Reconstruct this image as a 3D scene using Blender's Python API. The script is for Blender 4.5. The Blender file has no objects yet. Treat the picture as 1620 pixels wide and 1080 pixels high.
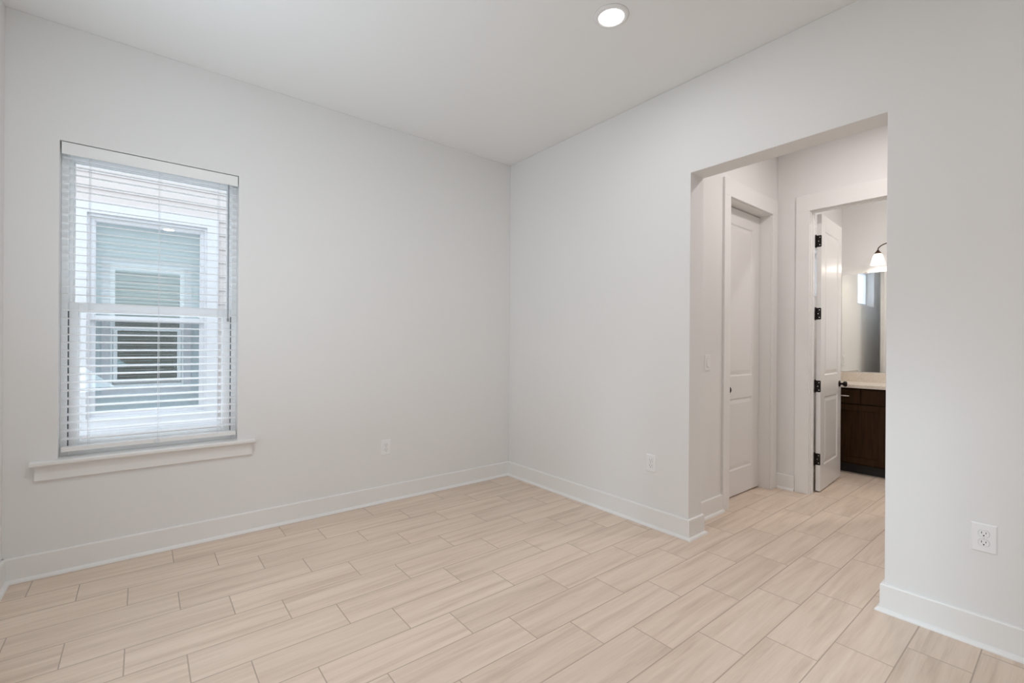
import bpy, bmesh, math
from mathutils import Vector, Matrix

# ------------------------------------------------------------------ camera, sky, exposure
scene = bpy.context.scene
COL = scene.collection
R = math.radians

cd = bpy.data.cameras.new('camera')
cam = bpy.data.objects.new('camera', cd)
COL.objects.link(cam)
YAW, ROLL, FPX = 0.8949, 0.0066, 729.25
_v = Vector((math.cos(YAW), math.sin(YAW), 0))
_r = Vector((math.sin(YAW), -math.cos(YAW), 0))
_u = Vector((0, 0, 1))
_r3 = _r * math.cos(ROLL) + _u * math.sin(ROLL)
_u3 = _u * math.cos(ROLL) - _r * math.sin(ROLL)
m = Matrix.Identity(4)
for i in range(3):
    m[i][0], m[i][1], m[i][2] = _r3[i], _u3[i], -_v[i]
m[0][3], m[1][3], m[2][3] = -2.8314, -3.5735, 1.283
cam.matrix_world = m
cd.sensor_width = 36
cd.lens = FPX / 1620 * 36
cd.shift_y = 5.04 / 1620
cd.clip_start = 0.02
scene.camera = cam

vs = scene.view_settings
vs.view_transform = 'Standard'
vs.look = 'None'
vs.exposure = 0.0
vs.gamma = 1
vs.use_curve_mapping = False
scene.cycles.max_bounces = 12
scene.cycles.diffuse_bounces = 8
scene.cycles.transparent_max_bounces = 24
scene.cycles.use_denoising = True

world = bpy.data.worlds.new('sky')
scene.world = world
world.use_nodes = True
wn = world.node_tree
bg = wn.nodes['Background']
bg.inputs[0].default_value = (0.90, 0.93, 1.0, 1)
bg.inputs[1].default_value = 2.9

H = 3.048          # ceiling height


def area_light(name, loc, size, power, color, rot=(0, 0, 0), shape='DISK', size_y=None):
    ld = bpy.data.lights.new(name, 'AREA')
    ld.shape = shape
    ld.size = size
    if size_y:
        ld.size_y = size_y
    ld.energy = power
    ld.color = color
    o = bpy.data.objects.new(name, ld)
    o.location = loc
    o.rotation_euler = rot
    COL.objects.link(o)
    return o


LAMP = (0.945, 0.965, 1.0)
CEIL_LIGHTS = [(-0.88, -1.972), (-2.52, -1.972), (-0.88, -5.1), (-2.52, -5.1)]  # first one is in view; the other three are unseen, added for brightness
for (lx, ly), pw in zip(CEIL_LIGHTS, (4.9, 11.0, 7.0, 6.0)):
    area_light('downlight_lamp', (lx, ly, H - 0.020), 0.13, pw, LAMP)
area_light('downlight_lamp', (0.85, -2.72, H - 0.020), 0.13, 11.0, (1.0, 0.93, 0.92))
area_light('downlight_lamp', (2.35, -3.1, H - 0.020), 0.13, 13.0, (1.0, 0.945, 0.92))  # unseen bathroom ceiling lamp, added to lift its walls


# area lamps added outside the windows to stand in for daylight
def aim(o, p):
    o.rotation_euler = (Vector(p) - o.location).to_track_quat('-Z', 'Y').to_euler()


k_ = area_light('sky_patch_fill', (-7.0, -3.2, 3.3), 0.9, 7.5, (0.70, 0.87, 1.0), shape='SQUARE')  # added lamp in place of open sky, throws the blue wall patch
aim(k_, (-3.4, -3.12, 1.75))
k_.data.spread = R(30)
g_ = area_light('ceiling_fill', (-3.60, -1.75, 1.05), 1.0, 18.0, (0.70, 0.87, 1.0), shape='RECTANGLE', size_y=0.8)  # added lamp at the side window, aimed up to lift the ceiling
aim(g_, (-2.75, -0.95, 3.05))
g_.data.spread = R(140)
b_ = area_light('bath_daylight_fill', (2.36, -1.30, 2.35), 0.6, 7.0, (0.72, 0.86, 1.0), shape='SQUARE')  # added lamp boosting daylight through the frosted bathroom pane
aim(b_, (2.36, -1.75, 2.02))
p_ = area_light('window_fill', (-2.76, 1.5, -0.40), 1.6, 65.0, (0.82, 0.88, 1.0), shape='RECTANGLE', size_y=1.0)  # added lamp low outside the main window, brightens blind, frame and ceiling
aim(p_, (-2.76, 0.0, 1.5))
p_.data.spread = R(110)


# ------------------------------------------------------------------ helpers
def new_mat(name):
    mt = bpy.data.materials.new(name)
    mt.use_nodes = True
    return mt, mt.node_tree.nodes, mt.node_tree.links, mt.node_tree.nodes['Principled BSDF']


def paint(name, col, rough=0.5, bump=0.0, scale=400, spec=0.5, metallic=0.0, coat=0.0, var=0.0):
    """painted / plain surface: slight procedural tone variation and fine bump"""
    mt, n, l, b = new_mat(name)
    b.inputs['Roughness'].default_value = rough
    b.inputs['Specular IOR Level'].default_value = spec
    b.inputs['Metallic'].default_value = metallic
    b.inputs['Coat Weight'].default_value = coat
    tc = n.new('ShaderNodeTexCoord')
    ns = n.new('ShaderNodeTexNoise')
    ns.inputs['Scale'].default_value = 1.7
    ns.inputs['Detail'].default_value = 3
    l.new(tc.outputs['Object'], ns.inputs['Vector'])
    mx = n.new('ShaderNodeMix')
    mx.data_type = 'RGBA'
    v = var if var else 0.008
    mx.inputs[6].default_value = (*[c * (1 - v) for c in col], 1)
    mx.inputs[7].default_value = (*[min(1, c * (1 + v)) for c in col], 1)
    l.new(ns.outputs['Fac'], mx.inputs[0])
    l.new(mx.outputs[2], b.inputs['Base Color'])
    if bump:
        n2 = n.new('ShaderNodeTexNoise')
        n2.inputs['Scale'].default_value = scale
        l.new(tc.outputs['Object'], n2.inputs['Vector'])
        bp = n.new('ShaderNodeBump')
        bp.inputs['Strength'].default_value = bump
        bp.inputs['Distance'].default_value = 0.001
        l.new(n2.outputs['Fac'], bp.inputs['Height'])
        l.new(bp.outputs['Normal'], b.inputs['Normal'])
    return mt


def math_node(n, l, op, a, b=None, c=None):
    nd = n.new('ShaderNodeMath')
    nd.operation = op
    for i, x in enumerate((a, b, c)):
        if x is None:
            continue
        if isinstance(x, (int, float)):
            nd.inputs[i].default_value = x
        else:
            l.new(x, nd.inputs[i])
    return nd.outputs[0]


def floor_material():
    mt, n, l, b = new_mat('wood_look_tile')
    tc = n.new('ShaderNodeTexCoord')
    sp = n.new('ShaderNodeSeparateXYZ')
    l.new(tc.outputs['Object'], sp.inputs[0])
    X, Y = sp.outputs[0], sp.outputs[1]
    PITCH, PER, SH, X0, Y0 = 0.2036, 0.602, 0.2007, -3.284, -0.042
    M = lambda op, a, b=None, c=None: math_node(n, l, op, a, b, c)
    rowf = M('DIVIDE', M('SUBTRACT', Y0, Y), PITCH)
    row = M('FLOOR', rowf)
    fy = M('SUBTRACT', rowf, row)
    u = M('DIVIDE', M('SUBTRACT', M('SUBTRACT', X, X0), M('MULTIPLY', row, SH)), PER)
    fu = M('FLOOR', u)
    fx = M('SUBTRACT', u, fu)
    # distance to nearest grout line, metres
    dy = M('MULTIPLY', M('MINIMUM', fy, M('SUBTRACT', 1.0, fy)), PITCH)
    dx = M('MULTIPLY', M('MINIMUM', fx, M('SUBTRACT', 1.0, fx)), PER)
    d = M('MINIMUM', dx, dy)
    gr = n.new('ShaderNodeMapRange')
    gr.interpolation_type = 'SMOOTHSTEP'
    gr.inputs['From Min'].default_value = 0.0015
    gr.inputs['From Max'].default_value = 0.0030
    l.new(d, gr.inputs['Value'])
    tile = gr.outputs[0]
    # plank identity
    idv = n.new('ShaderNodeCombineXYZ')
    l.new(fu, idv.inputs[0])
    l.new(row, idv.inputs[1])
    wn_ = n.new('ShaderNodeTexWhiteNoise')
    wn_.noise_dimensions = '3D'
    l.new(idv.outputs[0], wn_.inputs['Vector'])
    rnd = wn_.outputs['Value']
    # grain coordinates: long along x, wandering, different on each plank
    gv = n.new('ShaderNodeCombineXYZ')
    l.new(M('ADD', M('MULTIPLY', X, 1.35), M('MULTIPLY', rnd, 37.0)), gv.inputs[0])
    l.new(M('ADD', M('MULTIPLY', Y, 22.0), M('MULTIPLY', rnd, 91.0)), gv.inputs[1])
    l.new(M('MULTIPLY', rnd, 13.0), gv.inputs[2])
    g1 = n.new('ShaderNodeTexNoise')
    g1.inputs['Scale'].default_value = 1.0
    g1.inputs['Detail'].default_value = 7
    g1.inputs['Roughness'].default_value = 0.6
    g1.inputs['Distortion'].default_value = 0.6
    l.new(gv.outputs[0], g1.inputs['Vector'])
    gv2 = n.new('ShaderNodeCombineXYZ')
    l.new(M('ADD', M('MULTIPLY', X, 5.0), M('MULTIPLY', rnd, 17.0)), gv2.inputs[0])
    l.new(M('ADD', M('MULTIPLY', Y, 150.0), M('MULTIPLY', rnd, 53.0)), gv2.inputs[1])
    g2 = n.new('ShaderNodeTexNoise')
    g2.inputs['Scale'].default_value = 1.0
    g2.inputs['Detail'].default_value = 3
    l.new(gv2.outputs[0], g2.inputs['Vector'])
    cr = n.new('ShaderNodeValToRGB')
    e = cr.color_ramp.elements
    e[0].position, e[0].color = 0.30, (0.560, 0.437, 0.338, 1)
    e[1].position, e[1].color = 0.70, (0.790, 0.660, 0.545, 1)
    em = cr.color_ramp.elements.new(0.48)
    em.color = (0.695, 0.560, 0.448, 1)
    mixf = M('ADD', M('MULTIPLY', g1.outputs['Fac'], 0.8), M('MULTIPLY', g2.outputs['Fac'], 0.2))
    l.new(mixf, cr.inputs[0])
    # plank tone
    hsv = n.new('ShaderNodeHueSaturation')
    l.new(cr.outputs[0], hsv.inputs['Color'])
    l.new(M('ADD', 0.965, M('MULTIPLY', rnd, 0.07)), hsv.inputs['Value'])
    hsv.inputs['Saturation'].default_value = 0.95
    mx = n.new('ShaderNodeMix')
    mx.data_type = 'RGBA'
    mx.inputs[6].default_value = (0.46, 0.365, 0.295, 1)
    l.new(tile, mx.inputs[0])
    l.new(hsv.outputs[0], mx.inputs[7])
    l.new(mx.outputs[2], b.inputs['Base Color'])
    rr = M('ADD', 0.36, M('MULTIPLY', g1.outputs['Fac'], 0.12))
    l.new(M('ADD', rr, M('MULTIPLY', M('SUBTRACT', 1.0, tile), 0.4)), b.inputs['Roughness'])
    bp = n.new('ShaderNodeBump')
    bp.inputs['Strength'].default_value = 0.35
    bp.inputs['Distance'].default_value = 0.0012
    l.new(M('ADD', M('MULTIPLY', g2.outputs['Fac'], 0.12), tile), bp.inputs['Height'])
    l.new(bp.outputs['Normal'], b.inputs['Normal'])
    return mt


def wood_material(name, c0, c1, rough=0.4, sx=4, sz=60):
    mt, n, l, b = new_mat(name)
    tc = n.new('ShaderNodeTexCoord')
    mp = n.new('ShaderNodeMapping')
    mp.inputs['Scale'].default_value = (sz, sz, sx)
    l.new(tc.outputs['Object'], mp.inputs[0])
    ns = n.new('ShaderNodeTexNoise')
    ns.inputs['Scale'].default_value = 1
    ns.inputs['Detail'].default_value = 4
    l.new(mp.outputs[0], ns.inputs['Vector'])
    cr = n.new('ShaderNodeValToRGB')
    cr.color_ramp.elements[0].position = 0.35
    cr.color_ramp.elements[1].position = 0.7
    cr.color_ramp.elements[0].color = (*c0, 1)
    cr.color_ramp.elements[1].color = (*c1, 1)
    l.new(ns.outputs['Fac'], cr.inputs[0])
    l.new(cr.outputs[0], b.inputs['Base Color'])
    b.inputs['Roughness'].default_value = rough
    b.inputs['Specular IOR Level'].default_value = 0.12
    return mt


def speckle_material(name, c0, c1, scale=260, rough=0.25):
    mt, n, l, b = new_mat(name)
    tc = n.new('ShaderNodeTexCoord')
    vo = n.new('ShaderNodeTexVoronoi')
    vo.inputs['Scale'].default_value = scale
    l.new(tc.outputs['Object'], vo.inputs['Vector'])
    sp = n.new('ShaderNodeSeparateColor')
    l.new(vo.outputs['Color'], sp.inputs[0])
    cr = n.new('ShaderNodeValToRGB')
    cr.color_ramp.elements[0].color = (*c1, 1)
    cr.color_ramp.elements[1].color = (*c0, 1)
    cr.color_ramp.elements[0].position = 0.0
    cr.color_ramp.elements[1].position = 0.55
    l.new(sp.outputs[0], cr.inputs[0])
    l.new(cr.outputs[0], b.inputs['Base Color'])
    b.inputs['Roughness'].default_value = rough
    return mt


def glass_material(name, tint, facing_refl, rough=0.0, base_refl=0.06):
    """a thin pane: see-through with reflection growing at grazing angles"""
    mt, n, l, b = new_mat(name)
    n.remove(b)
    out = [x for x in n if x.type == 'OUTPUT_MATERIAL'][0]
    tr = n.new('ShaderNodeBsdfTransparent')
    tr.inputs[0].default_value = (*tint, 1)
    gl = n.new('ShaderNodeBsdfGlossy')
    gl.inputs['Roughness'].default_value = rough
    gl.inputs['Color'].default_value = (0.96, 0.99, 1.0, 1)
    lw = n.new('ShaderNodeLayerWeight')
    lw.inputs[0].default_value = 0.25
    f = math_node(n, l, 'ADD', base_refl, math_node(n, l, 'MULTIPLY', lw.outputs['Fresnel'], facing_refl))
    mx = n.new('ShaderNodeMixShader')
    l.new(f, mx.inputs[0])
    l.new(tr.outputs[0], mx.inputs[1])
    l.new(gl.outputs[0], mx.inputs[2])
    l.new(mx.outputs[0], out.inputs[0])
    return mt


def emit_material(name, col, strength):
    mt, n, l, b = new_mat(name)
    b.inputs['Base Color'].default_value = (0.9, 0.9, 0.9, 1)
    b.inputs['Emission Color'].default_value = (*col, 1)
    b.inputs['Emission Strength'].default_value = strength
    b.inputs['Roughness'].default_value = 0.4
    return mt


def translucent_material(name, col, amount):
    mt = paint(name, col, 0.4)
    n, l = mt.node_tree.nodes, mt.node_tree.links
    b = n['Principled BSDF']
    out = [x for x in n if x.type == 'OUTPUT_MATERIAL'][0]
    t = n.new('ShaderNodeBsdfTranslucent')
    t.inputs[0].default_value = (*col, 1)
    mx = n.new('ShaderNodeMixShader')
    mx.inputs[0].default_value = amount
    l.new(b.outputs[0], mx.inputs[1])
    l.new(t.outputs[0], mx.inputs[2])
    l.new(mx.outputs[0], out.inputs[0])
    return mt


def siding_material(name, col, pitch=0.18):
    """lap siding: the boards' shape is in the mesh, the tone in the material"""
    return paint(name, col, 0.7, 0.3, 60, var=0.03)


M_WALL = paint('wall_paint', (0.80, 0.795, 0.785), 0.75, 0.12, 260, spec=0.25)
M_CEIL = paint('ceiling_paint', (0.83, 0.828, 0.82), 0.85, 0.12, 220, spec=0.2)
M_TRIM = paint('trim_paint', (0.83, 0.825, 0.81), 0.38, 0.0)
M_DOOR = paint('door_paint', (0.77, 0.76, 0.745), 0.30, 0.05, 120)
M_FLOOR = floor_material()
M_VINYL = paint('white_vinyl', (0.95, 0.96, 0.965), 0.35)
M_BLIND = paint('blind_white', (0.84, 0.84, 0.83), 0.4)
M_SLAT = translucent_material('slat_vinyl', (0.94, 0.945, 0.95), 0.42)
M_CORD = paint('blind_cord', (0.74, 0.76, 0.78), 0.8)
M_WAND = paint('clear_grey_wand', (0.28, 0.30, 0.33), 0.25)
M_TRACKSHADOW = paint('track_shadow_dark', (0.05, 0.055, 0.06), 0.7)  # near-black for the painted shadow in the sash track
M_PLATE = paint('outlet_plastic', (0.86, 0.86, 0.86), 0.3)
M_GAP = paint('gap_grey', (0.42, 0.41, 0.40), 0.6)
M_SLOT = paint('dark_slot', (0.03, 0.03, 0.03), 0.6)
M_BLACK = paint('oil_rubbed_bronze', (0.018, 0.013, 0.011), 0.35, metallic=0.6)
M_BRONZE = paint('bronze_lamp', (0.09, 0.045, 0.03), 0.35, metallic=0.7)
M_ESPRESSO = wood_material('espresso_wood', (0.0230, 0.0095, 0.0030), (0.041, 0.0185, 0.0068), 0.62)
M_KICK = paint('toe_kick_black', (0.012, 0.008, 0.006), 0.6)
M_STONE = speckle_material('speckled_quartz', (0.74, 0.68, 0.60), (0.56, 0.49, 0.42))
M_NICKEL = paint('satin_nickel', (0.75, 0.70, 0.68), 0.28, metallic=1.0)
M_PANE = glass_material('window_glass', (0.93, 0.97, 0.97), 0.6)
M_NPANE = glass_material('neighbor_glass', (0.95, 0.985, 0.99), 0.35, base_refl=0.27)
M_NPANE2 = glass_material('neighbor_screened_glass', (0.30, 0.42, 0.45), 0.4, base_refl=0.27)
M_SIDING = siding_material('pale_siding', (0.60, 0.545, 0.535))
M_SIDING2 = siding_material('grey_siding', (0.58, 0.65, 0.67))
M_EXTTRIM = paint('exterior_trim', (0.67, 0.665, 0.70), 0.5)
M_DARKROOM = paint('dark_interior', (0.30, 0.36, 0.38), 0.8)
M_GROUND = paint('gravel', (0.42, 0.40, 0.37), 0.9, 0.8, 90, var=0.2)
M_LENS = emit_material('led_lens', (1.0, 0.97, 0.93), 9.0)
M_RING = paint('downlight_trim', (0.80, 0.79, 0.78), 0.4)


def mirror_material():
    mt, n, l, b = new_mat('mirror_silver')
    b.inputs['Base Color'].default_value = (0.90, 0.92, 0.91, 1)
    b.inputs['Metallic'].default_value = 1
    b.inputs['Roughness'].default_value = 0.01
    return mt


M_MIRROR = mirror_material()


def frosted_material():
    mt, n, l, b = new_mat('frosted_window_glass')
    out = [x for x in n if x.type == 'OUTPUT_MATERIAL'][0]
    b.inputs['Roughness'].default_value = 0.3
    b.inputs['Base Color'].default_value = (0.85, 0.9, 0.93, 1)
    t = n.new('ShaderNodeBsdfTranslucent')
    t.inputs[0].default_value = (0.93, 0.96, 1.0, 1)
    mx = n.new('ShaderNodeMixShader')
    mx.inputs[0].default_value = 0.85
    l.new(b.outputs[0], mx.inputs[1])
    l.new(t.outputs[0], mx.inputs[2])
    l.new(mx.outputs[0], out.inputs[0])
    return mt


M_FROST = frosted_material()


def shade_material():
    mt, n, l, b = new_mat('frosted_shade')
    b.inputs['Base Color'].default_value = (0.95, 0.93, 0.90, 1)
    b.inputs['Roughness'].default_value = 0.4
    b.inputs['Emission Color'].default_value = (1.0, 0.93, 0.84, 1)
    # the bulb sits low in the glass: more light comes through lower down
    tc = n.new('ShaderNodeTexCoord')
    sp = n.new('ShaderNodeSeparateXYZ')
    l.new(tc.outputs['Object'], sp.inputs[0])
    mr = n.new('ShaderNodeMapRange')
    mr.inputs['From Min'].default_value = 2.13
    mr.inputs['From Max'].default_value = 2.27
    mr.inputs['To Min'].default_value = 1.5
    mr.inputs['To Max'].default_value = 0.45
    l.new(sp.outputs[2], mr.inputs['Value'])
    l.new(mr.outputs[0], b.inputs['Emission Strength'])
    return mt


M_SHADE = shade_material()


def link(name, me, mat, parent=None):
    o = bpy.data.objects.new(name, me)
    COL.objects.link(o)
    if mat:
        me.materials.append(mat)
    if parent:
        o.parent = parent
        o.matrix_parent_inverse = parent.matrix_world.inverted()
    return o


def empty(name, loc=(0, 0, 0), rz=0.0):
    o = bpy.data.objects.new(name, None)
    o.location = loc
    o.rotation_euler = (0, 0, rz)
    o.empty_display_size = 0.05
    COL.objects.link(o)
    bpy.context.view_layer.update()
    return o


def tag(o, label=None, cat=None, group=None, kind=None):
    if label:
        o['label'] = label
    if cat:
        o['category'] = cat
    if group:
        o['group'] = group
    if kind:
        o['kind'] = kind
    return o


class MB:
    """collects shapes into one mesh"""

    def __init__(self):
        self.v, self.f = [], []

    def box(self, x0, x1, y0, y1, z0, z1):
        b = len(self.v)
        self.v += [(x, y, z) for x in (x0, x1) for y in (y0, y1) for z in (z0, z1)]
        for q in ((0, 1, 3, 2), (4, 6, 7, 5), (0, 4, 5, 1), (2, 3, 7, 6), (0, 2, 6, 4), (1, 5, 7, 3)):
            self.f.append(tuple(b + i for i in q))
        return self

    def prism(self, prof, axis, a0, a1):
        """closed profile of (p, q) swept along an axis. axis x: (y,z); y: (x,z); z: (x,y)"""
        def P(p, q, a):
            return (a, p, q) if axis == 'x' else (p, a, q) if axis == 'y' else (p, q, a)
        b = len(self.v)
        k = len(prof)
        self.v += [P(p, q, a0) for p, q in prof] + [P(p, q, a1) for p, q in prof]
        self.f.append(tuple(b + i for i in range(k)))
        self.f.append(tuple(b + k + i for i in reversed(range(k))))
        for i in range(k):
            j = (i + 1) % k
            self.f.append((b + i, b + k + i, b + k + j, b + j))
        return self

    def lathe(self, prof, center, seg=40, axis='z'):
        """prof: (radius, height) list"""
        b = len(self.v)
        k = len(prof)
        for s in range(seg):
            t = 2 * math.pi * s / seg
            for r, h in prof:
                a, c = r * math.cos(t), r * math.sin(t)
                p = (a, c, h) if axis == 'z' else (h, a, c) if axis == 'x' else (a, h, c)
                self.v.append(tuple(p[i] + center[i] for i in range(3)))
        for s in range(seg):
            t = (s + 1) % seg
            for i in range(k - 1):
                self.f.append((b + s * k + i, b + t * k + i, b + t * k + i + 1, b + s * k + i + 1))
        return self

    def tube(self, pts, r, seg=12):
        pts = [Vector(p) for p in pts]
        b = len(self.v)
        n = len(pts)
        up = Vector((0, 0, 1))
        prev = None
        for i, p in enumerate(pts):
            t = (pts[min(i + 1, n - 1)] - pts[max(i - 1, 0)]).normalized()
            if prev is None:
                a = t.cross(up)
                if a.length < 1e-4:
                    a = t.cross(Vector((1, 0, 0)))
                a.normalize()
            else:
                a = (prev - t * prev.dot(t)).normalized()
            prev = a
            c = t.cross(a)
            for s in range(seg):
                w = 2 * math.pi * s / seg
                self.v.append(tuple(p + (a * math.cos(w) + c * math.sin(w)) * r))
        for i in range(n - 1):
            for s in range(seg):
                t = (s + 1) % seg
                self.f.append((b + i * seg + s, b + i * seg + t, b + (i + 1) * seg + t, b + (i + 1) * seg + s))
        self.f.append(tuple(b + s for s in reversed(range(seg))))
        self.f.append(tuple(b + (n - 1) * seg + s for s in range(seg)))
        return self

    def build(self, name, mat, parent=None, bevel=0.0, smooth=False, merge=True, segs=2, ang=30):
        me = bpy.data.meshes.new(name)
        me.from_pydata(self.v, [], self.f)
        bm = bmesh.new()
        bm.from_mesh(me)
        if merge:
            bmesh.ops.remove_doubles(bm, verts=bm.verts, dist=1e-6)
        bmesh.ops.recalc_face_normals(bm, faces=bm.faces)
        bm.to_mesh(me)
        bm.free()
        if smooth:
            for p in me.polygons:
                p.use_smooth = True
        o = link(name, me, mat, parent)
        if bevel:
            md = o.modifiers.new('bevel', 'BEVEL')
            md.width = bevel
            md.segments = segs
            md.limit_method = 'ANGLE'
            md.angle_limit = R(ang)
        return o


def panel(name, axis, a0, a1, ucuts, zcuts, hole, mat, bevel=0.003):
    """a wall slab between a0..a1 on its thin axis, with one rectangular hole given as cell indices"""
    us, zs = ucuts, zcuts
    solid = lambda i, j: 0 <= i < len(us) - 1 and 0 <= j < len(zs) - 1 and (i, j) != hole
    P = (lambda a, u, z: (a, u, z)) if axis == 'x' else (lambda a, u, z: (u, a, z))
    verts, faces, idx = [], [], {}

    def vid(a, i, j):
        k = (a, i, j)
        if k not in idx:
            idx[k] = len(verts)
            verts.append(P((a0, a1)[a], us[i], zs[j]))
        return idx[k]
    for i in range(len(us) - 1):
        for j in range(len(zs) - 1):
            if not solid(i, j):
                continue
            for a in (0, 1):
                faces.append([vid(a, i, j), vid(a, i + 1, j), vid(a, i + 1, j + 1), vid(a, i, j + 1)])
            for di, dj, e in ((-1, 0, ((i, j), (i, j + 1))), (1, 0, ((i + 1, j), (i + 1, j + 1))),
                              (0, -1, ((i, j), (i + 1, j))), (0, 1, ((i, j + 1), (i + 1, j + 1)))):
                if not solid(i + di, j + dj):
                    (p, q), (r_, s_) = e
                    faces.append([vid(0, p, q), vid(0, r_, s_), vid(1, r_, s_), vid(1, p, q)])
    me = bpy.data.meshes.new(name)
    me.from_pydata(verts, [], faces)
    bm = bmesh.new()
    bm.from_mesh(me)
    bmesh.ops.recalc_face_normals(bm, faces=bm.faces)
    bmesh.ops.dissolve_limit(bm, angle_limit=0.01, verts=bm.verts, edges=bm.edges)
    bm.to_mesh(me)
    bm.free()
    o = link(name, me, mat)
    o['kind'] = 'structure'
    if bevel and hole:
        md = o.modifiers.new('bevel', 'BEVEL')
        md.width = bevel
        md.segments = 3
        md.limit_method = 'ANGLE'
    return o


# ------------------------------------------------------------------ room shell
X_W = -3.404      # west wall face
WX0, WX1, WZ0, WZ1 = -3.195, -2.330, 0.600, 2.405      # window opening
OY0, OY1, OZ = -2.960, -1.925, 2.430                   # cased opening to the hall
HN = -1.795       # hall north wall face
HE = 1.700        # hall east wall face
BX = 3.300        # bathroom mirror wall
BN = -1.845       # bathroom north wall face

fl = MB().box(X_W - 0.15, BX + 0.15, -6.05, 0.16, -0.06, 0.0).build('floor', M_FLOOR)
fl['kind'] = 'structure'
ce = MB().box(X_W - 0.15, BX + 0.15, -6.05, 0.16, H, H + 0.12).build('ceiling', M_CEIL)
ce['kind'] = 'structure'

panel('wall_north', 'y', 0.0, 0.16, [X_W - 0.15, WX0, WX1, 0.165], [0, WZ0, WZ1, H], (1, 1), M_WALL)
panel('wall_west', 'x', X_W - 0.15, X_W, [-6.05, -3.22, -2.90, -2.60], [0, 0.75, 2.40, H], (1, 1), M_WALL)
panel('wall_west_front', 'x', X_W - 0.15, X_W, [-2.60, -2.25, -1.25, 0.0], [0, 0.75, 2.40, H], (1, 1), M_WALL)
panel('wall_south', 'y', -6.05, -5.9, [X_W, 0.165], [0, H], None, M_WALL)
panel('wall_east', 'x', 0.0, 0.165, [-5.9, OY0, OY1, 0.0], [0, OZ, H], (1, 0), M_WALL, 0.004)
CX0, CX1, CZ = 0.795, 1.565, 2.460                     # closet door opening
panel('wall_hall_north', 'y', HN, HN + 0.115, [0.165, CX0 - 0.015, CX1 + 0.015, HE + 0.09], [0, CZ + 0.015, H], (1, 0), M_WALL)
DY0, DY1, DZ = -2.785, -2.070, 2.460                   # bathroom door opening
panel('wall_hall_east', 'x', HE, HE + 0.09, [-3.9, DY0 - 0.015, DY1 + 0.015, HN], [0, DZ + 0.015, H], (1, 0), M_WALL)
panel('wall_hall_south', 'y', -4.05, -3.9, [0.165, BX + 0.15], [0, H], None, M_WALL)
panel('wall_bathroom_north', 'y', BN, BN + 0.15, [HE + 0.09, 2.02, 2.70, BX], [0, 1.80, 2.26, H], (1, 1), M_WALL)
panel('wall_bathroom_east', 'x', BX, BX + 0.15, [-3.9, BN + 0.15], [0, H], None, M_WALL)
w = MB()
w.box(0.165, HE + 0.09, -1.05, -0.93, 0, H)
w.box(HE, HE + 0.09, HN + 0.115, -1.05, 0, H)
w = w.build('wall_closet', M_WALL)
w['kind'] = 'structure'

# ------------------------------------------------------------------ baseboards
BH, BT = 0.132, 0.015


def shoe_profile(face, sgn):
    """quarter round: face = position of the baseboard front, sgn = direction away from the wall"""
    r = 0.018
    pr = [(face, 0.0), (face + sgn * r, 0.0)]
    for k in range(1, 6):
        a = math.pi / 2 * k / 5
        pr.append((face + sgn * r * math.cos(a), r * math.sin(a)))
    return pr


def base_profile(wall, sgn):
    f = wall + sgn * BT
    return [(wall, 0), (f, 0), (f, BH - 0.006), (f - sgn * 0.002, BH - 0.0015), (f - sgn * 0.006, BH), (wall, BH)]


def baseboard(name, runs):
    """runs: (axis of travel, wall coordinate, sign away from wall, start, end)"""
    a, s = MB(), MB()
    for ax, wall, sg, p, q in runs:
        a.prism(base_profile(wall, sg), ax, p, q)
        s.prism(shoe_profile(wall + sg * BT, sg), ax, p, q)
    o = a.build(name, M_TRIM, merge=False)
    o['kind'] = 'structure'
    s.build('shoe_molding', M_TRIM, o, merge=False)
    return o


E_ = BT + 0.018
baseboard('baseboard_north', [('x', 0.0, -1, X_W, 0.0)])
baseboard('baseboard_west', [('y', X_W, 1, -5.9, 0.0)])
baseboard('baseboard_south', [('x', -5.9, 1, X_W, 0.0)])


def wrap_base(name, pts):
    """baseboard and shoe swept with mitred corners along wall-face points; the room is on the left of travel"""
    def sweep(prof, mb):
        n = len(pts)
        ring = []
        for i, p in enumerate(pts):
            p = Vector(p)
            d0 = (p - Vector(pts[i - 1])).normalized() if i else None
            d1 = (Vector(pts[i + 1]) - p).normalized() if i < n - 1 else None
            nl = lambda d: Vector((-d.y, d.x))
            if d0 is None:
                mit = nl(d1)
            elif d1 is None:
                mit = nl(d0)
            else:
                a, b = nl(d0), nl(d1)
                mit = (a + b) / (1 + a.dot(b))
            ring.append([(p.x + mit.x * o_, p.y + mit.y * o_, z) for o_, z in prof])
        b0 = len(mb.v)
        k = len(prof)
        for r_ in ring:
            mb.v += r_
        for i in range(n - 1):
            for j in range(k):
                j2 = (j + 1) % k
                mb.f.append((b0 + i * k + j, b0 + i * k + j2, b0 + (i + 1) * k + j2, b0 + (i + 1) * k + j))
        mb.f.append(tuple(b0 + j for j in reversed(range(k))))
        mb.f.append(tuple(b0 + (n - 1) * k + j for j in range(k)))
    a, s = MB(), MB()
    sweep(base_profile(0, 1), a)
    sweep(shoe_profile(BT, 1), s)
    o = a.build(name, M_TRIM, merge=False)
    o['kind'] = 'structure'
    s.build('shoe_molding', M_TRIM, o, merge=False)
    return o


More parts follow.
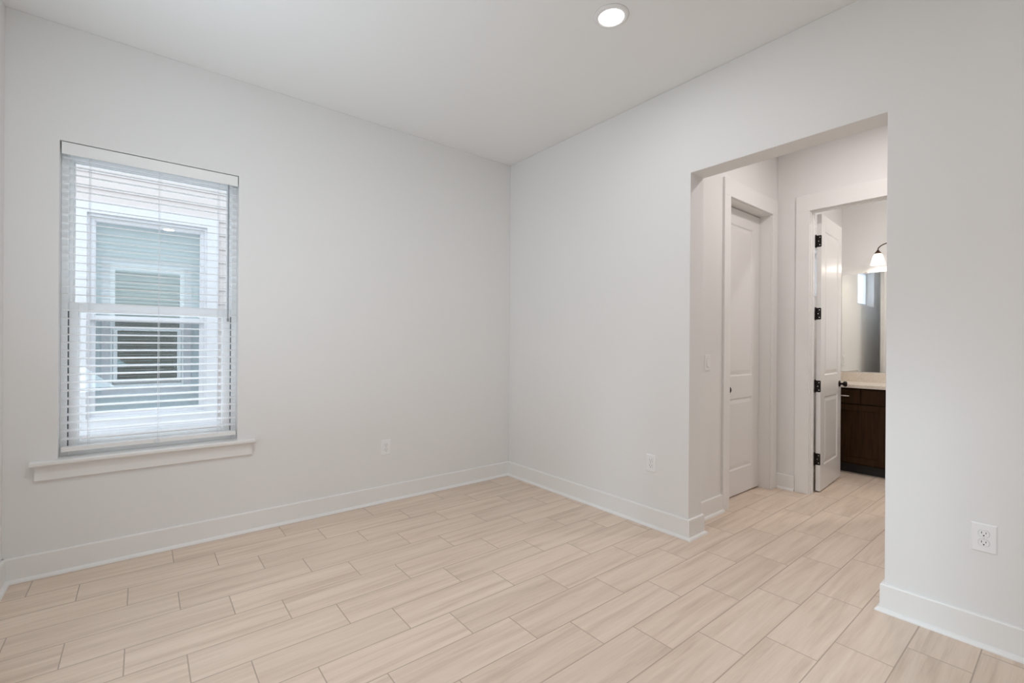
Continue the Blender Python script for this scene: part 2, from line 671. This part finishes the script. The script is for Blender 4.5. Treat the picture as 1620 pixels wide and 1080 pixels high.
# far part of the east wall, round the jamb end, into the hall up to the closet casing
wrap_base('baseboard_east', [(0.693, HN), (0.165, HN), (0.165, OY1), (0.0, OY1), (0.0, 0.0)])
wrap_base('baseboard_jamb', [(0.0, -5.9), (0.0, OY0), (0.165, OY0), (0.165, -3.9)])
wrap_base('baseboard_hall', [(HE, DY1 + 0.117), (HE, HN), (1.668, HN)])
wrap_base('baseboard_hall_east', [(HE, -3.9), (HE, DY0 - 0.117)])
wrap_base('baseboard_bathroom', [(2.72, BN), (1.79, BN), (1.79, DY1 + 0.117)])

# ------------------------------------------------------------------ main window
win = empty('window_1', ((WX0 + WX1) / 2, 0.08, WZ0))
tag(win, 'white single-hung window in the plain far wall, seen through the blind', 'window', kind='structure')
FY0, FY1 = 0.075, 0.155          # vinyl frame depth
fr = MB()
fw = 0.030
for x0, x1, z0, z1 in ((WX0, WX0 + fw, 0.632, WZ1), (WX1 - fw, WX1, 0.632, WZ1),
                       (WX0 + fw, WX1 - fw, WZ1 - 0.045, WZ1), (WX0 + fw, WX1 - fw, 0.632, 0.668)):
    fr.box(x0, x1, FY0, FY1, z0, z1)
fr.build('window_frame', M_VINYL, win, bevel=0.003, merge=False)
# dark strips painted as the shadow where the lower sash slides in the frame
g = MB()
g.box(WX0 + fw - 0.001, WX0 + fw + 0.004, FY0 + 0.004, FY0 + 0.03, 0.668, 1.46)
g.box(WX1 - fw - 0.004, WX1 - fw + 0.001, FY0 + 0.004, FY0 + 0.03, 0.668, 1.46)
g.build('track_shadow', M_TRACKSHADOW, win, merge=False)


def sash(name, x0, x1, z0, z1, y0, y1, st, rt, rb, parent, mat=M_VINYL, glass=M_PANE):
    s = MB()
    s.box(x0, x0 + st, y0, y1, z0, z1).box(x1 - st, x1, y0, y1, z0, z1)
    s.box(x0 + st, x1 - st, y0, y1, z1 - rt, z1).box(x0 + st, x1 - st, y0, y1, z0, z0 + rb)
    # stepped glazing bead
    b = 0.008
    for q in ((x0 + st, x0 + st + b, z0 + rb, z1 - rt), (x1 - st - b, x1 - st, z0 + rb, z1 - rt),
              (x0 + st + b, x1 - st - b, z1 - rt - b, z1 - rt), (x0 + st + b, x1 - st - b, z0 + rb, z0 + rb + b)):
        s.box(q[0], q[1], y0 + (y1 - y0) * 0.3, y1 - (y1 - y0) * 0.2, q[2], q[3])
    o = s.build(name, mat, parent, bevel=0.002, merge=False)
    ym = (y0 + y1) / 2
    MB().box(x0 + st - 0.004, x1 - st + 0.004, ym - 0.002, ym + 0.002, z0 + rb - 0.004, z1 - rt + 0.004).build('glass_pane', glass, o)
    return o


sash('lower_sash', WX0 + fw + 0.004, WX1 - fw - 0.004, 0.668, 1.505, 0.082, 0.108, 0.040, 0.045, 0.034, win)
sash('upper_sash', WX0 + fw, WX1 - fw, 1.462, WZ1 - 0.045, 0.116, 0.145, 0.018, 0.030, 0.043, win)
# stool and apron
st = MB()
st.prism([(-0.052, 0.611), (-0.056, 0.615), (-0.056, 0.628), (-0.052, 0.632), (0.0, 0.632), (0.0, 0.607), (-0.048, 0.607)], 'x', -3.300, -2.228)
st.box(WX0, WX1, 0.0, 0.155, 0.607, 0.632)
st.build('window_stool', M_TRIM, win, merge=False)
MB().prism([(-0.017, 0.525), (-0.019, 0.528), (-0.019, 0.607), (0.0, 0.607), (0.0, 0.523), (-0.014, 0.523)], 'x', -3.284, -2.244).build('window_apron', M_TRIM, win)

# ------------------------------------------------------------------ venetian blind
bl = empty('window_blind', ((WX0 + WX1) / 2, 0.035, WZ1))
tag(bl, 'white horizontal slat blind hanging lowered with open slats in the window', 'blind')
bx0, bx1 = WX0 + 0.008, WX1 - 0.006
MB().prism([(0.000, 2.333), (0.000, 2.397), (0.003, 2.400), (0.010, 2.400), (0.010, 2.333)], 'x', bx0, bx1).build('valance', M_BLIND, bl)
MB().box(bx0 + 0.004, bx1 - 0.004, 0.014, 0.062, 2.352, 2.398).build('headrail', M_BLIND, bl, bevel=0.002)
sl = MB()
NS = 36
zt, zb = 2.322, 0.735
for i in range(NS):
    z = zt + (zb - zt) * i / (NS - 1)
    # slightly crowned slat, almost level
    pr = []
    for k in range(5):
        y = 0.011 + 0.050 * k / 4
        pr.append((y, z + 0.0012 * (1 - ((k - 2) / 2) ** 2) + 0.0015 + 0.0016 * (k - 2)))
    for k in reversed(range(5)):
        y = 0.011 + 0.050 * k / 4
        pr.append((y, z + 0.0012 * (1 - ((k - 2) / 2) ** 2) - 0.0015 + 0.0016 * (k - 2)))
    sl.prism(pr, 'x', bx0 + 0.002, bx1 - 0.002)
sl.build('slats', M_SLAT, bl, merge=False)
MB().box(bx0 + 0.002, bx1 - 0.002, 0.009, 0.062, 0.664, 0.690).build('bottom_rail', M_BLIND, bl, bevel=0.003)
for x in (-3.074, -2.755, -2.443):
    c = MB()
    for y in (0.0105, 0.0615):
        c.box(x - 0.0008, x + 0.0008, y - 0.0006, y + 0.0006, 0.69, 2.352)
    c.box(x + 0.006, x + 0.0075, 0.035, 0.0365, 0.69, 2.352)
    c.build('ladder_cord', M_CORD, bl, merge=False)
c = MB().tube([(-2.388, 0.004, 1.44), (-2.388, 0.004, 2.345)], 0.0042, 8)
c.lathe([(0.0, -0.012), (0.006, -0.012), (0.007, 0.008), (0.0, 0.014)], (-2.388, 0.005, 1.436), 12)
c.build('tilt_wand', M_WAND, bl, merge=False)
MB().lathe([(0, 0.0), (0.014, 0.0), (0.015, 0.002), (0.013, 0.004), (0, 0.004)], (-2.756, 0.006, 0.677), 20, 'y').build('rail_button', M_CORD, bl)

# ------------------------------------------------------------------ unseen side-wall windows: first added to bring light, narrow one sized for wall patch
for nm, ya, yb, lab in (('fill_window_2', -2.25, -1.25, 'unseen white window added for light in the side wall nearer the far corner'),
                        ('window_3', -3.22, -2.90, 'narrow white window in the side wall')):
    w2 = empty(nm, (X_W - 0.08, (ya + yb) / 2, 0.75))
    tag(w2, lab, 'window', kind='structure')
    fr = MB()
    for y0, y1, z0, z1 in ((ya, ya + .03, .75, 2.40), (yb - .03, yb, .75, 2.40), (ya + .03, yb - .03, 2.36, 2.40), (ya + .03, yb - .03, .75, .79)):
        fr.box(X_W - 0.13, X_W - 0.07, y0, y1, z0, z1)
    fr.build('window_frame', M_VINYL, w2, bevel=0.003, merge=False)

# ------------------------------------------------------------------ doors
def door_leaf_mesh(name, W, Ht, T, panels, mat, parent, depth=0.007):
    """moulded leaf: x 0..W, y 0..T, z 0..Ht; panels = list of (x0, x1, z0, z1) raised panels on both faces"""
    mb = MB()
    xs = sorted({0, W} | {p[0] for p in panels} | {p[1] for p in panels})
    zs = sorted({0, Ht} | {p[2] for p in panels} | {p[3] for p in panels})
    for face in (0, 1):
        yf = 0.0 if face == 0 else T
        s = 1 if face == 0 else -1
        def quad(a, b, c, d):
            n = len(mb.v)
            mb.v += [a, b, c, d]
            mb.f.append((n, n + 1, n + 2, n + 3))
        for i in range(len(xs) - 1):
            for j in range(len(zs) - 1):
                cell = (xs[i], xs[i + 1], zs[j], zs[j + 1])
                inp = any(cell[0] >= p[0] - 1e-6 and cell[1] <= p[1] + 1e-6 and cell[2] >= p[2] - 1e-6 and cell[3] <= p[3] + 1e-6 for p in panels)
                if not inp:
                    quad((cell[0], yf, cell[2]), (cell[1], yf, cell[2]), (cell[1], yf, cell[3]), (cell[0], yf, cell[3]))
        for x0, x1, z0, z1 in panels:
            rings = []
            for ins, d in ((0, 0), (0.010, depth), (0.018, depth), (0.046, depth * 0.25), (0.050, depth * 0.25)):
                y = yf + s * d
                rings.append([(x0 + ins, y, z0 + ins), (x1 - ins, y, z0 + ins), (x1 - ins, y, z1 - ins), (x0 + ins, y, z1 - ins)])
            for a, b in zip(rings, rings[1:]):
                for k in range(4):
                    k2 = (k + 1) % 4
                    quad(a[k], a[k2], b[k2], b[k])
            quad(*rings[-1])
    for a in xs and range(len(xs) - 1):
        for z in (0, Ht):
            n = len(mb.v)
            mb.v += [(xs[a], 0, z), (xs[a + 1], 0, z), (xs[a + 1], T, z), (xs[a], T, z)]
            mb.f.append((n, n + 1, n + 2, n + 3))
    for b in range(len(zs) - 1):
        for x in (0, W):
            n = len(mb.v)
            mb.v += [(x, 0, zs[b]), (x, T, zs[b]), (x, T, zs[b + 1]), (x, 0, zs[b + 1])]
            mb.f.append((n, n + 1, n + 2, n + 3))
    o = mb.build(name, mat)
    o.parent = parent
    return o


def knob(parent, x, y, z, sgn):
    """round knob with rosette standing off a face at y, towards sgn"""
    prof = [(0.0, 0.0), (0.031, 0.0), (0.031, 0.005), (0.027, 0.009), (0.012, 0.011), (0.010, 0.020), (0.011, 0.029),
            (0.020, 0.034), (0.026, 0.042), (0.0275, 0.050), (0.025, 0.058), (0.018, 0.063), (0.0, 0.065)]
    o = MB().lathe([(r, sgn * h) for r, h in prof], (x, y, z), 32, 'y').build('door_knob', M_BLACK, None, smooth=True)
    o.parent = parent
    return o


LEAF_H = 2.443
# closet door: hinged at its right, knob at its left
d1 = empty('door_1', (CX0 + 0.003, -1.700, 0.012))
tag(d1, 'closed white two-panel closet door in the side of the hall', 'door', kind='structure')
W1 = CX1 - CX0 - 0.006
door_leaf_mesh('door_leaf', W1, LEAF_H - 0.004, 0.035, [(0.135, W1 - 0.135, 0.215, 0.825), (0.135, W1 - 0.135, 1.015, 2.305)], M_DOOR, d1)
knob(d1, 0.102, 0.0, 0.913, -1)

# bathroom door: hinged on the far-left jamb, swung open into the bathroom
ang = math.atan2(-2.061 + 2.111, 2.532 - 1.822)
d2 = empty('door_2', (1.822, -2.111, 0.012), ang)
tag(d2, 'white two-panel bathroom door standing open on black hinges', 'door', kind='structure')
W2 = 0.710
door_leaf_mesh('door_leaf', W2, LEAF_H - 0.004, 0.035, [(0.125, W2 - 0.125, 0.215, 0.825), (0.125, W2 - 0.125, 1.015, 2.305)], M_DOOR, d2)
knob(d2, W2 - 0.062, 0.0, 0.913, -1)
knob(d2, W2 - 0.062, 0.035, 0.913, 1)
for z in (0.279, 0.922, 1.562, 2.202):
    h = MB()
    # leaf on the door edge with rounded corners, barrel beside it, leaf on the jamb
    r = 0.008
    z0, z1 = z - 0.051, z + 0.051
    prof = [(0.036, z0), (0.036, z1)]
    for k in range(5):
        a = math.pi / 2 * k / 4
        prof.append((-0.001 + r - r * math.sin(a) - 0.0, z1 - r + r * math.cos(a)))
    for k in range(5):
        a = math.pi / 2 * k / 4
        prof.append((-0.001 + r - r * math.cos(a), z0 + r - r * math.sin(a)))
    h.prism(prof, 'x', -0.0022, 0.0008)
    h.lathe([(0.0, -0.053), (0.0065, -0.053), (0.0065, 0.053), (0.0, 0.053)], (-0.006, 0.041, z), 16)
    h.lathe([(0.0, -0.058), (0.004, -0.058), (0.005, -0.053), (0.0, -0.053)], (-0.006, 0.041, z), 12)
    h.lathe([(0.0, 0.053), (0.005, 0.053), (0.004, 0.058), (0.0, 0.058)], (-0.006, 0.041, z), 12)
    h.box(-0.034, -0.006, 0.0385, 0.0405, z0, z1)
    ho = h.build('door_hinge', M_BLACK, None, merge=False)
    ho.parent = d2
    sc_ = MB()
    for dz in (-0.033, 0.0, 0.033):
        sc_.lathe([(0.0, -0.0030), (0.0035, -0.0030), (0.004, -0.0022)], (0, 0.012 if dz else 0.022, z + dz), 12, 'x')
    so = sc_.build('hinge_screws', M_NICKEL, None, merge=False)
    so.parent = ho


def casing(name, axis, wall, sgn, u0, u1, ztop, side, head, parent=None, label=None):
    """flat casing round an opening u0..u1, standing off the wall face"""
    T = 0.018
    a0, a1 = sorted((wall, wall + sgn * T))
    mb = MB()
    bx = (lambda p, q, z0, z1: mb.box(a0, a1, p, q, z0, z1)) if axis == 'x' else (lambda p, q, z0, z1: mb.box(p, q, a0, a1, z0, z1))
    bx(u0 - side, u0, 0, ztop)
    bx(u1, u1 + side, 0, ztop)
    bx(u0 - side, u1 + side, ztop, ztop + head)
    o = mb.build(name, M_TRIM, parent, bevel=0.002, merge=False)
    if not parent:
        o['kind'] = 'structure'
    return o


def jamb(name, axis, a0, a1, u0, u1, z, stop):
    mb = MB()
    bx = (lambda p, q, r_, s_, z0, z1: mb.box(r_, s_, p, q, z0, z1)) if axis == 'x' else (lambda p, q, r_, s_, z0, z1: mb.box(p, q, r_, s_, z0, z1))
    bx(u0 - 0.015, u0, a0, a1, 0, z)
    bx(u1, u1 + 0.015, a0, a1, 0, z)
    bx(u0 - 0.015, u1 + 0.015, a0, a1, z, z + 0.015)
    s0, s1 = stop
    bx(u0, u0 + 0.010, s0, s1, 0, z - 0.010)
    bx(u1 - 0.010, u1, s0, s1, 0, z - 0.010)
    bx(u0, u1, s0, s1, z - 0.010, z)
    o = mb.build(name, M_TRIM, merge=False)
    o['kind'] = 'structure'
    return o


jamb('trim_3', 'y', HN, HN + 0.115, CX0, CX1, CZ, (-1.665, -1.685 + 0.005))
jamb('trim_4', 'x', HE, HE + 0.09, DY0, DY1, DZ, (HE + 0.028, HE + 0.050))
casing('trim_1', 'y', HN, -1, CX0 - 0.005, CX1 + 0.005, CZ + 0.005, 0.098, 0.135)
casing('trim_2', 'x', HE, -1, DY0 - 0.006, DY1 + 0.006, DZ + 0.003, 0.108, 0.140)
casing('trim_5', 'x', HE + 0.09, 1, DY0 - 0.006, DY1 + 0.006, DZ + 0.003, 0.108, 0.140)


# ------------------------------------------------------------------ recessed lights
def rlight(x, y, label):
    t = empty('recessed_light', (x, y, H))
    tag(t, label, 'ceiling light')
    o = MB().lathe([(0.066, -0.004), (0.068, -0.012), (0.082, -0.011), (0.090, -0.006), (0.092, 0.0), (0.066, 0.0), (0.066, -0.004)], (0, 0, 0), 64).build('trim_ring', M_RING, None, smooth=True)
    o.parent = t
    o = MB().lathe([(0.0, -0.010), (0.05, -0.0098), (0.0665, -0.008), (0.0665, -0.002), (0.0, -0.002)], (0, 0, 0), 48).build('light_lens', M_LENS, None, smooth=True)
    o.parent = t
    return t


rlight(*CEIL_LIGHTS[0], 'round white recessed light glowing in the main room ceiling')
rlight(*CEIL_LIGHTS[1], 'unseen round recessed ceiling light added for brightness, nearest the side wall with the window')
rlight(*CEIL_LIGHTS[2], 'unseen round recessed ceiling light added for brightness at the rear of the room nearer the hall side')
rlight(*CEIL_LIGHTS[3], 'unseen round recessed ceiling light added for brightness at the rear of the room away from the hall')
rlight(0.85, -2.72, 'round recessed light in the hall ceiling')
rlight(2.35, -3.1, 'unseen round recessed light added to brighten the bathroom from its ceiling')


# ------------------------------------------------------------------ outlets and switches
def wall_plate(name, loc, rz, label, cat, kind_, group=None):
    """local frame: plate in xz plane, front towards -y"""
    t = empty(name, loc, rz)
    tag(t, label, cat, group)
    w_, h_ = 0.040, 0.061
    p = MB()
    p.prism([(-w_, -h_), (w_, -h_), (w_, h_), (-w_, h_)], 'y', -0.0015, 0.0)
    b = len(p.v)
    k = 0.004
    p.v += [(-w_, -0.0015, -h_), (w_, -0.0015, -h_), (w_, -0.0015, h_), (-w_, -0.0015, h_),
            (-w_ + k, -0.006, -h_ + k), (w_ - k, -0.006, -h_ + k), (w_ - k, -0.006, h_ - k), (-w_ + k, -0.006, h_ - k)]
    for i in range(4):
        j = (i + 1) % 4
        p.f.append((b + i, b + j, b + 4 + j, b + 4 + i))
    p.f.append((b + 4, b + 5, b + 6, b + 7))
    o = p.build('cover_plate', M_PLATE)
    o.parent = t
    if kind_ == 'outlet':
        for cz in (0.0195, -0.0195):
            rc = MB()
            # rounded face with flat top and bottom
            pr = []
            for k_ in range(32):
                a = 2 * math.pi * k_ / 32
                pr.append((0.0172 * math.cos(a), max(-0.0135, min(0.0135, 0.0172 * math.sin(a))) + cz))
            rc.prism(pr, 'y', -0.0085, -0.005)
            gp = MB().prism([(x_ * 1.055, cz + (z_ - cz) * 1.07) for x_, z_ in pr], 'y', -0.0064, -0.005)
            go = gp.build('receptacle_gap', M_GAP)
            go.parent = t
            ro = rc.build('receptacle', M_PLATE, None, bevel=0.0006, ang=40)
            ro.parent = t
            s = MB()
            s.box(-0.0078, -0.0055, -0.0088, -0.0080, cz - 0.0005, cz + 0.0085)
            s.box(0.0055, 0.0078, -0.0088, -0.0080, cz + 0.0005, cz + 0.0075)
            pr = [(0.0028 * math.cos(a), cz - 0.0075 + 0.0028 * math.sin(a)) for a in [2 * math.pi * q / 12 for q in range(12)]]
            s.prism(pr, 'y', -0.0088, -0.0080)
            so = s.build('slots', M_SLOT, None, merge=False)
            so.parent = ro
        sc = MB().lathe([(0.0, -0.0066), (0.0028, -0.0066), (0.003, -0.0058)], (0, 0, 0), 12, 'y').build('screw', M_NICKEL)
        sc.parent = t
    else:
        fr_ = MB()
        for x0, x1, z0, z1 in ((-0.0172, -0.0160, -0.034, 0.034), (0.0160, 0.0172, -0.034, 0.034), (-0.016, 0.016, 0.0328, 0.034), (-0.016, 0.016, -0.034, -0.0328)):
            fr_.box(x0, x1, -0.0064, -0.0058, z0, z1)
        fo = fr_.build('rocker_gap', M_GAP, None, merge=False)
        fo.parent = t
        rk = MB().prism([(-0.006, -0.0325), (-0.0105, -0.031), (-0.0075, 0.0), (-0.0065, 0.031), (-0.006, 0.0325)], 'x', -0.0155, 0.0155).build('rocker', M_PLATE)
        rk.parent = t
    return t


wall_plate('wall_outlet', (-1.278, 0.0, 0.440), 0, 'white outlet low on the plain wall right of the window', 'outlet', 'outlet')
wall_plate('wall_outlet', (0.0, -1.636, 0.447), -math.pi / 2, 'white outlet low on the wall just left of the hall opening', 'outlet', 'outlet')
wall_plate('wall_outlet', (0.0, -3.300, 0.465), -math.pi / 2, 'large near white outlet on the wall right of the hall opening', 'outlet', 'outlet')
wall_plate('light_switch', (0.468, HN, 1.157), 0, 'white rocker light switch inside the hall beside the closet casing', 'switch', 'switch')
wall_plate('wall_outlet', (3.215, BN, 1.130), 0, 'white outlet above the vanity, seen in the bathroom mirror', 'outlet', 'outlet')

# ------------------------------------------------------------------ bathroom: vanity
VY1, VY0 = BN - 0.001, -3.40            # along the mirror wall
VX = 2.780                      # face frame
van = empty('vanity_cabinet', (VX, (VY0 + VY1) / 2, 0))
tag(van, 'dark espresso shaker vanity cabinet beyond the open bathroom door', 'cabinet')
c = MB().box(VX, BX - 0.001, VY0, VY1, 0.100, 0.868)
c.build('cabinet_body', M_ESPRESSO, van)
MB().box(VX + 0.075, BX - 0.001, VY0, VY1, 0.0, 0.100).build('toe_kick', M_KICK, van)


def shaker(name, y0, y1, z0, z1, rail, parent):
    """shaker front on the face at VX, 20 mm thick, recessed field"""
    mb = MB()
    xo, xi, xp = VX - 0.020, VX - 0.001, VX - 0.012
    mb.box(xo, xi, y0, y0 + rail, z0, z1).box(xo, xi, y1 - rail, y1, z0, z1)
    mb.box(xo, xi, y0 + rail, y1 - rail, z1 - rail, z1).box(xo, xi, y0 + rail, y1 - rail, z0, z0 + rail)
    mb.box(xp, xi, y0 + rail, y1 - rail, z0 + rail, z1 - rail)
    return mb.build(name, M_ESPRESSO, parent, bevel=0.0015, merge=False)


def slab(name, y0, y1, z0, z1, parent):
    return MB().box(VX - 0.020, VX - 0.001, y0, y1, z0, z1).build(name, M_ESPRESSO, parent, bevel=0.002)


def pull(parent, y, z, L=0.13):
    mb = MB().tube([(VX - 0.050, y - L / 2, z), (VX - 0.050, y + L / 2, z)], 0.005)
    for s in (-1, 1):
        mb.tube([(VX - 0.018, y + s * L * 0.37, z), (VX - 0.050, y + s * L * 0.37, z)], 0.004)
    return mb.build('bar_pull', M_NICKEL, parent, merge=False, smooth=True)


yy = [VY1 - 0.020, -2.158, -2.168, -2.468, -2.478, -2.785, -2.795, -3.085, -3.095, -3.385]
dr = None
for k in range(0, 10, 2):
    d_ = slab('drawer_front', yy[k + 1], yy[k], 0.712, 0.855, van)
    if k in (0, 8):
        pull(d_, (yy[k] + yy[k + 1]) / 2, 0.788)
shaker('cabinet_door', -2.368, VY1 - 0.020, 0.115, 0.700, 0.058, van)
shaker('cabinet_door', -2.880, -2.378, 0.115, 0.700, 0.058, van)
shaker('cabinet_door', -3.385, -2.890, 0.115, 0.700, 0.058, van)

ct = MB().box(2.745, BX, VY0 - 0.01, VY1, 0.870, 0.905).build('countertop', M_STONE, bevel=0.003)
tag(ct, 'pale speckled stone countertop lying on the dark vanity', 'countertop')
MB().box(BX - 0.018, BX, VY0 - 0.01, VY1, 0.905, 1.005).build('backsplash', M_STONE, ct, bevel=0.002)
MB().box(2.745, BX - 0.018, VY1 - 0.018, VY1, 0.905, 1.005).build('side_splash', M_STONE, ct, bevel=0.002)

mi = empty('wall_mirror', (BX, -2.5, 1.012))
tag(mi, 'large frameless mirror on the bathroom wall above the vanity', 'mirror')
MB().box(BX - 0.006, BX, -3.25, BN - 0.004, 1.012, 2.084).build('mirror_glass', M_MIRROR, mi)
for y in (-2.075, -3.0):
    MB().box(BX - 0.010, BX, y - 0.012, y + 0.012, 2.076, 2.096).build('mirror_clip', M_NICKEL, mi, bevel=0.002)

# ------------------------------------------------------------------ vanity light
LX, SY = 3.150, (-2.206, -2.620)
vl = empty('vanity_light', (BX, -2.413, 2.33))
tag(vl, 'dark bronze wall sconce with a glowing frosted bell shade above the mirror', 'wall light')
MB().lathe([(0.0, 0.0), (0.06, 0.0), (0.06, -0.010), (0.052, -0.020), (0.0, -0.024)], (BX, -2.413, 2.335), 40, 'x').build('back_plate', M_BRONZE, vl, smooth=True)
for sy in SY:
    d = 1 if sy > -2.413 else -1
    pts = [(BX - 0.02, -2.413 + d * 0.015, 2.335), (LX + 0.06, -2.413 + d * 0.05, 2.345)]
    cz_, cy_ = 2.298, sy
    for k in range(13):
        a = math.pi / 2 * k / 12
        pts.append((LX + 0.03 * (1 - k / 12), sy - d * 0.105 * (1 - math.sin(a)), cz_ + 0.065 * math.cos(a)))
    pts.append((LX, sy, 2.285))
    MB().tube(pts, 0.0055).build('arm', M_BRONZE, vl, smooth=True)
    MB().lathe([(0.0, 2.296), (0.010, 2.294), (0.014, 2.284), (0.026, 2.268), (0.033, 2.257), (0.0, 2.256)], (LX, sy, 0), 32).build('socket_cap', M_BRONZE, vl, smooth=True)
    prof = [(0.026, 2.262), (0.034, 2.252), (0.043, 2.232), (0.050, 2.205), (0.057, 2.170), (0.062, 2.142), (0.059, 2.142), (0.054, 2.170), (0.047, 2.205), (0.040, 2.230), (0.031, 2.249), (0.023, 2.258)]
    MB().lathe(prof, (LX, sy, 0), 40).build('lamp_shade', M_SHADE, vl, smooth=True)
    pl_ = bpy.data.lights.new('sconce_bulb', 'POINT')
    pl_.energy = 2.0
    pl_.color = (1.0, 0.88, 0.75)
    pl_.shadow_soft_size = 0.03
    po = bpy.data.objects.new('sconce_bulb', pl_)
    po.location = (LX, sy, 2.16)
    COL.objects.link(po)

# ------------------------------------------------------------------ bathroom window
bw = empty('window_4', (2.36, BN + 0.1, 1.8))
tag(bw, 'small high white bathroom window seen in the mirror', 'window', kind='structure')
f_ = MB()
for x0, x1, z0, z1 in ((2.02, 2.06, 1.80, 2.26), (2.66, 2.70, 1.80, 2.26), (2.06, 2.66, 2.22, 2.26), (2.06, 2.66, 1.80, 1.84)):
    f_.box(x0, x1, BN + 0.08, BN + 0.14, z0, z1)
f_.build('window_frame', M_VINYL, bw, bevel=0.002, merge=False)
MB().box(2.055, 2.665, BN + 0.108, BN + 0.112, 1.835, 2.225).build('glass_pane', M_FROST, bw)

# ------------------------------------------------------------------ outside
gd = MB().box(-25, 25, 0.17, 30, -0.55, -0.45).box(-25, -3.6, -20, 0.17, -0.55, -0.45)
gd = gd.build('ground', M_GROUND)
gd['kind'] = 'structure'


def lap_wall(name, mat, x0, x1, z0, z1, yface, out, hole, parent=None, pitch=0.155):
    """lap siding boards; out = +1/-1 direction the face looks in y; hole = (hx0,hx1,hz0,hz1)"""
    mb = MB()
    z = z0
    while z < z1:
        zt_ = min(z + pitch, z1)
        spans = [(x0, x1)]
        if hole and zt_ > hole[2] and z < hole[3]:
            spans = [(x0, hole[0]), (hole[1], x1)]
        for a, b in spans:
            mb.prism([(yface, z), (yface + out * 0.016, z), (yface + out * 0.004, zt_), (yface, zt_)], 'x', a, b)
        z += pitch
    return mb.build(name, mat, parent, merge=False)


NY = 2.60
nh = empty('neighbor_house', (-2.76, NY + 0.2, -0.45))
tag(nh, 'pale neighboring house with lap siding seen close outside the window', 'house')
NX0, NX1, NZ0, NZ1 = -3.262, -2.272, 0.50, 2.56           # neighbour window opening
lap_wall('siding', M_SIDING, -9, 9, -0.45, 6.2, NY, -1, (NX0, NX1, NZ0, NZ1), nh)
b_ = MB()
b_.box(-9, NX0, NY, NY + 0.15, -0.45, 6.2).box(NX1, 9, NY, NY + 0.15, -0.45, 6.2)
b_.box(NX0, NX1, NY, NY + 0.15, NZ1, 6.2).box(NX0, NX1, NY, NY + 0.15, -0.45, NZ0)
b_.build('house_wall', M_SIDING, nh, merge=False)
t_ = MB()
t_.box(NX0 - 0.105, NX0 + 0.0, NY - 0.035, NY, NZ0 - 0.10, NZ1 + 0.115)
t_.box(NX1, NX1 + 0.105, NY - 0.035, NY, NZ0 - 0.10, NZ1 + 0.115)
t_.box(NX0, NX1, NY - 0.035, NY, NZ1, NZ1 + 0.115)
t_.box(NX0, NX1, NY - 0.035, NY, NZ0 - 0.10, NZ0)
t_.box(NX0 - 0.13, NX1 + 0.13, NY - 0.060, NY, NZ0 - 0.13, NZ0 - 0.095)
t_.build('window_trim', M_EXTTRIM, nh, merge=False)
f_ = MB()
for x0, x1, z0, z1 in ((NX0, NX0 + 0.022, NZ0, NZ1), (NX1 - 0.022, NX1, NZ0, NZ1), (NX0 + 0.022, NX1 - 0.022, NZ1 - 0.03, NZ1), (NX0 + 0.022, NX1 - 0.022, NZ0, NZ0 + 0.03)):
    f_.box(x0, x1, NY - 0.01, NY + 0.08, z0, z1)
f_.build('window_frame', M_EXTTRIM, nh, merge=False)
sash('upper_sash', NX0 + 0.022, NX1 - 0.022, 1.50, NZ1 - 0.03, NY + 0.02, NY + 0.045, 0.034, 0.040, 0.040, nh, M_EXTTRIM, M_NPANE)
sash('lower_sash', NX0 + 0.022, NX1 - 0.022, NZ0 + 0.03, 1.54, NY + 0.048, NY + 0.073, 0.034, 0.040, 0.050, nh, M_EXTTRIM, M_NPANE2)
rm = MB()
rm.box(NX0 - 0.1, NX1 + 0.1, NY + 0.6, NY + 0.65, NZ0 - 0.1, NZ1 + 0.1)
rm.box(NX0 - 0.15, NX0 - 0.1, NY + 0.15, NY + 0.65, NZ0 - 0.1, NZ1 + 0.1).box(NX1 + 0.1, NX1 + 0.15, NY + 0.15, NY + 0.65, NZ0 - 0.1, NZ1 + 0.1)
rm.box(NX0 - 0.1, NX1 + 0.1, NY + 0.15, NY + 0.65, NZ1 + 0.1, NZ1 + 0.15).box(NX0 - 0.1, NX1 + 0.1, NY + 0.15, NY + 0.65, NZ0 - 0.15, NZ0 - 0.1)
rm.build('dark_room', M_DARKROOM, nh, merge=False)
nb = MB()
for i in range(27):
    z = 2.55 - i * 0.040
    nb.prism([(NY + 0.120, z - 0.021), (NY + 0.123, z - 0.021), (NY + 0.139, z + 0.021), (NY + 0.136, z + 0.021)], 'x', NX0 + 0.03, NX1 - 0.03)
nb.build('interior_blind', M_BLIND, nh, merge=False)

# our own house's outer skin and window trim, mirrored in the neighbour's glass
o = lap_wall('wall_exterior', M_SIDING2, X_W - 0.3, 0.30, -0.45, 3.45, 0.161, 1, (WX0, WX1, WZ0, WZ1))
o['kind'] = 'structure'
t_ = MB()
for x0, x1, z0, z1 in ((WX0 - 0.09, WX0, WZ0 - 0.09, WZ1 + 0.09), (WX1, WX1 + 0.09, WZ0 - 0.09, WZ1 + 0.09), (WX0, WX1, WZ1, WZ1 + 0.09), (WX0, WX1, WZ0 - 0.09, WZ0)):
    t_.box(x0, x1, 0.161, 0.195, z0, z1)
t_ = t_.build('trim_6', M_EXTTRIM, bevel=0.003, merge=False)
t_['kind'] = 'structure'
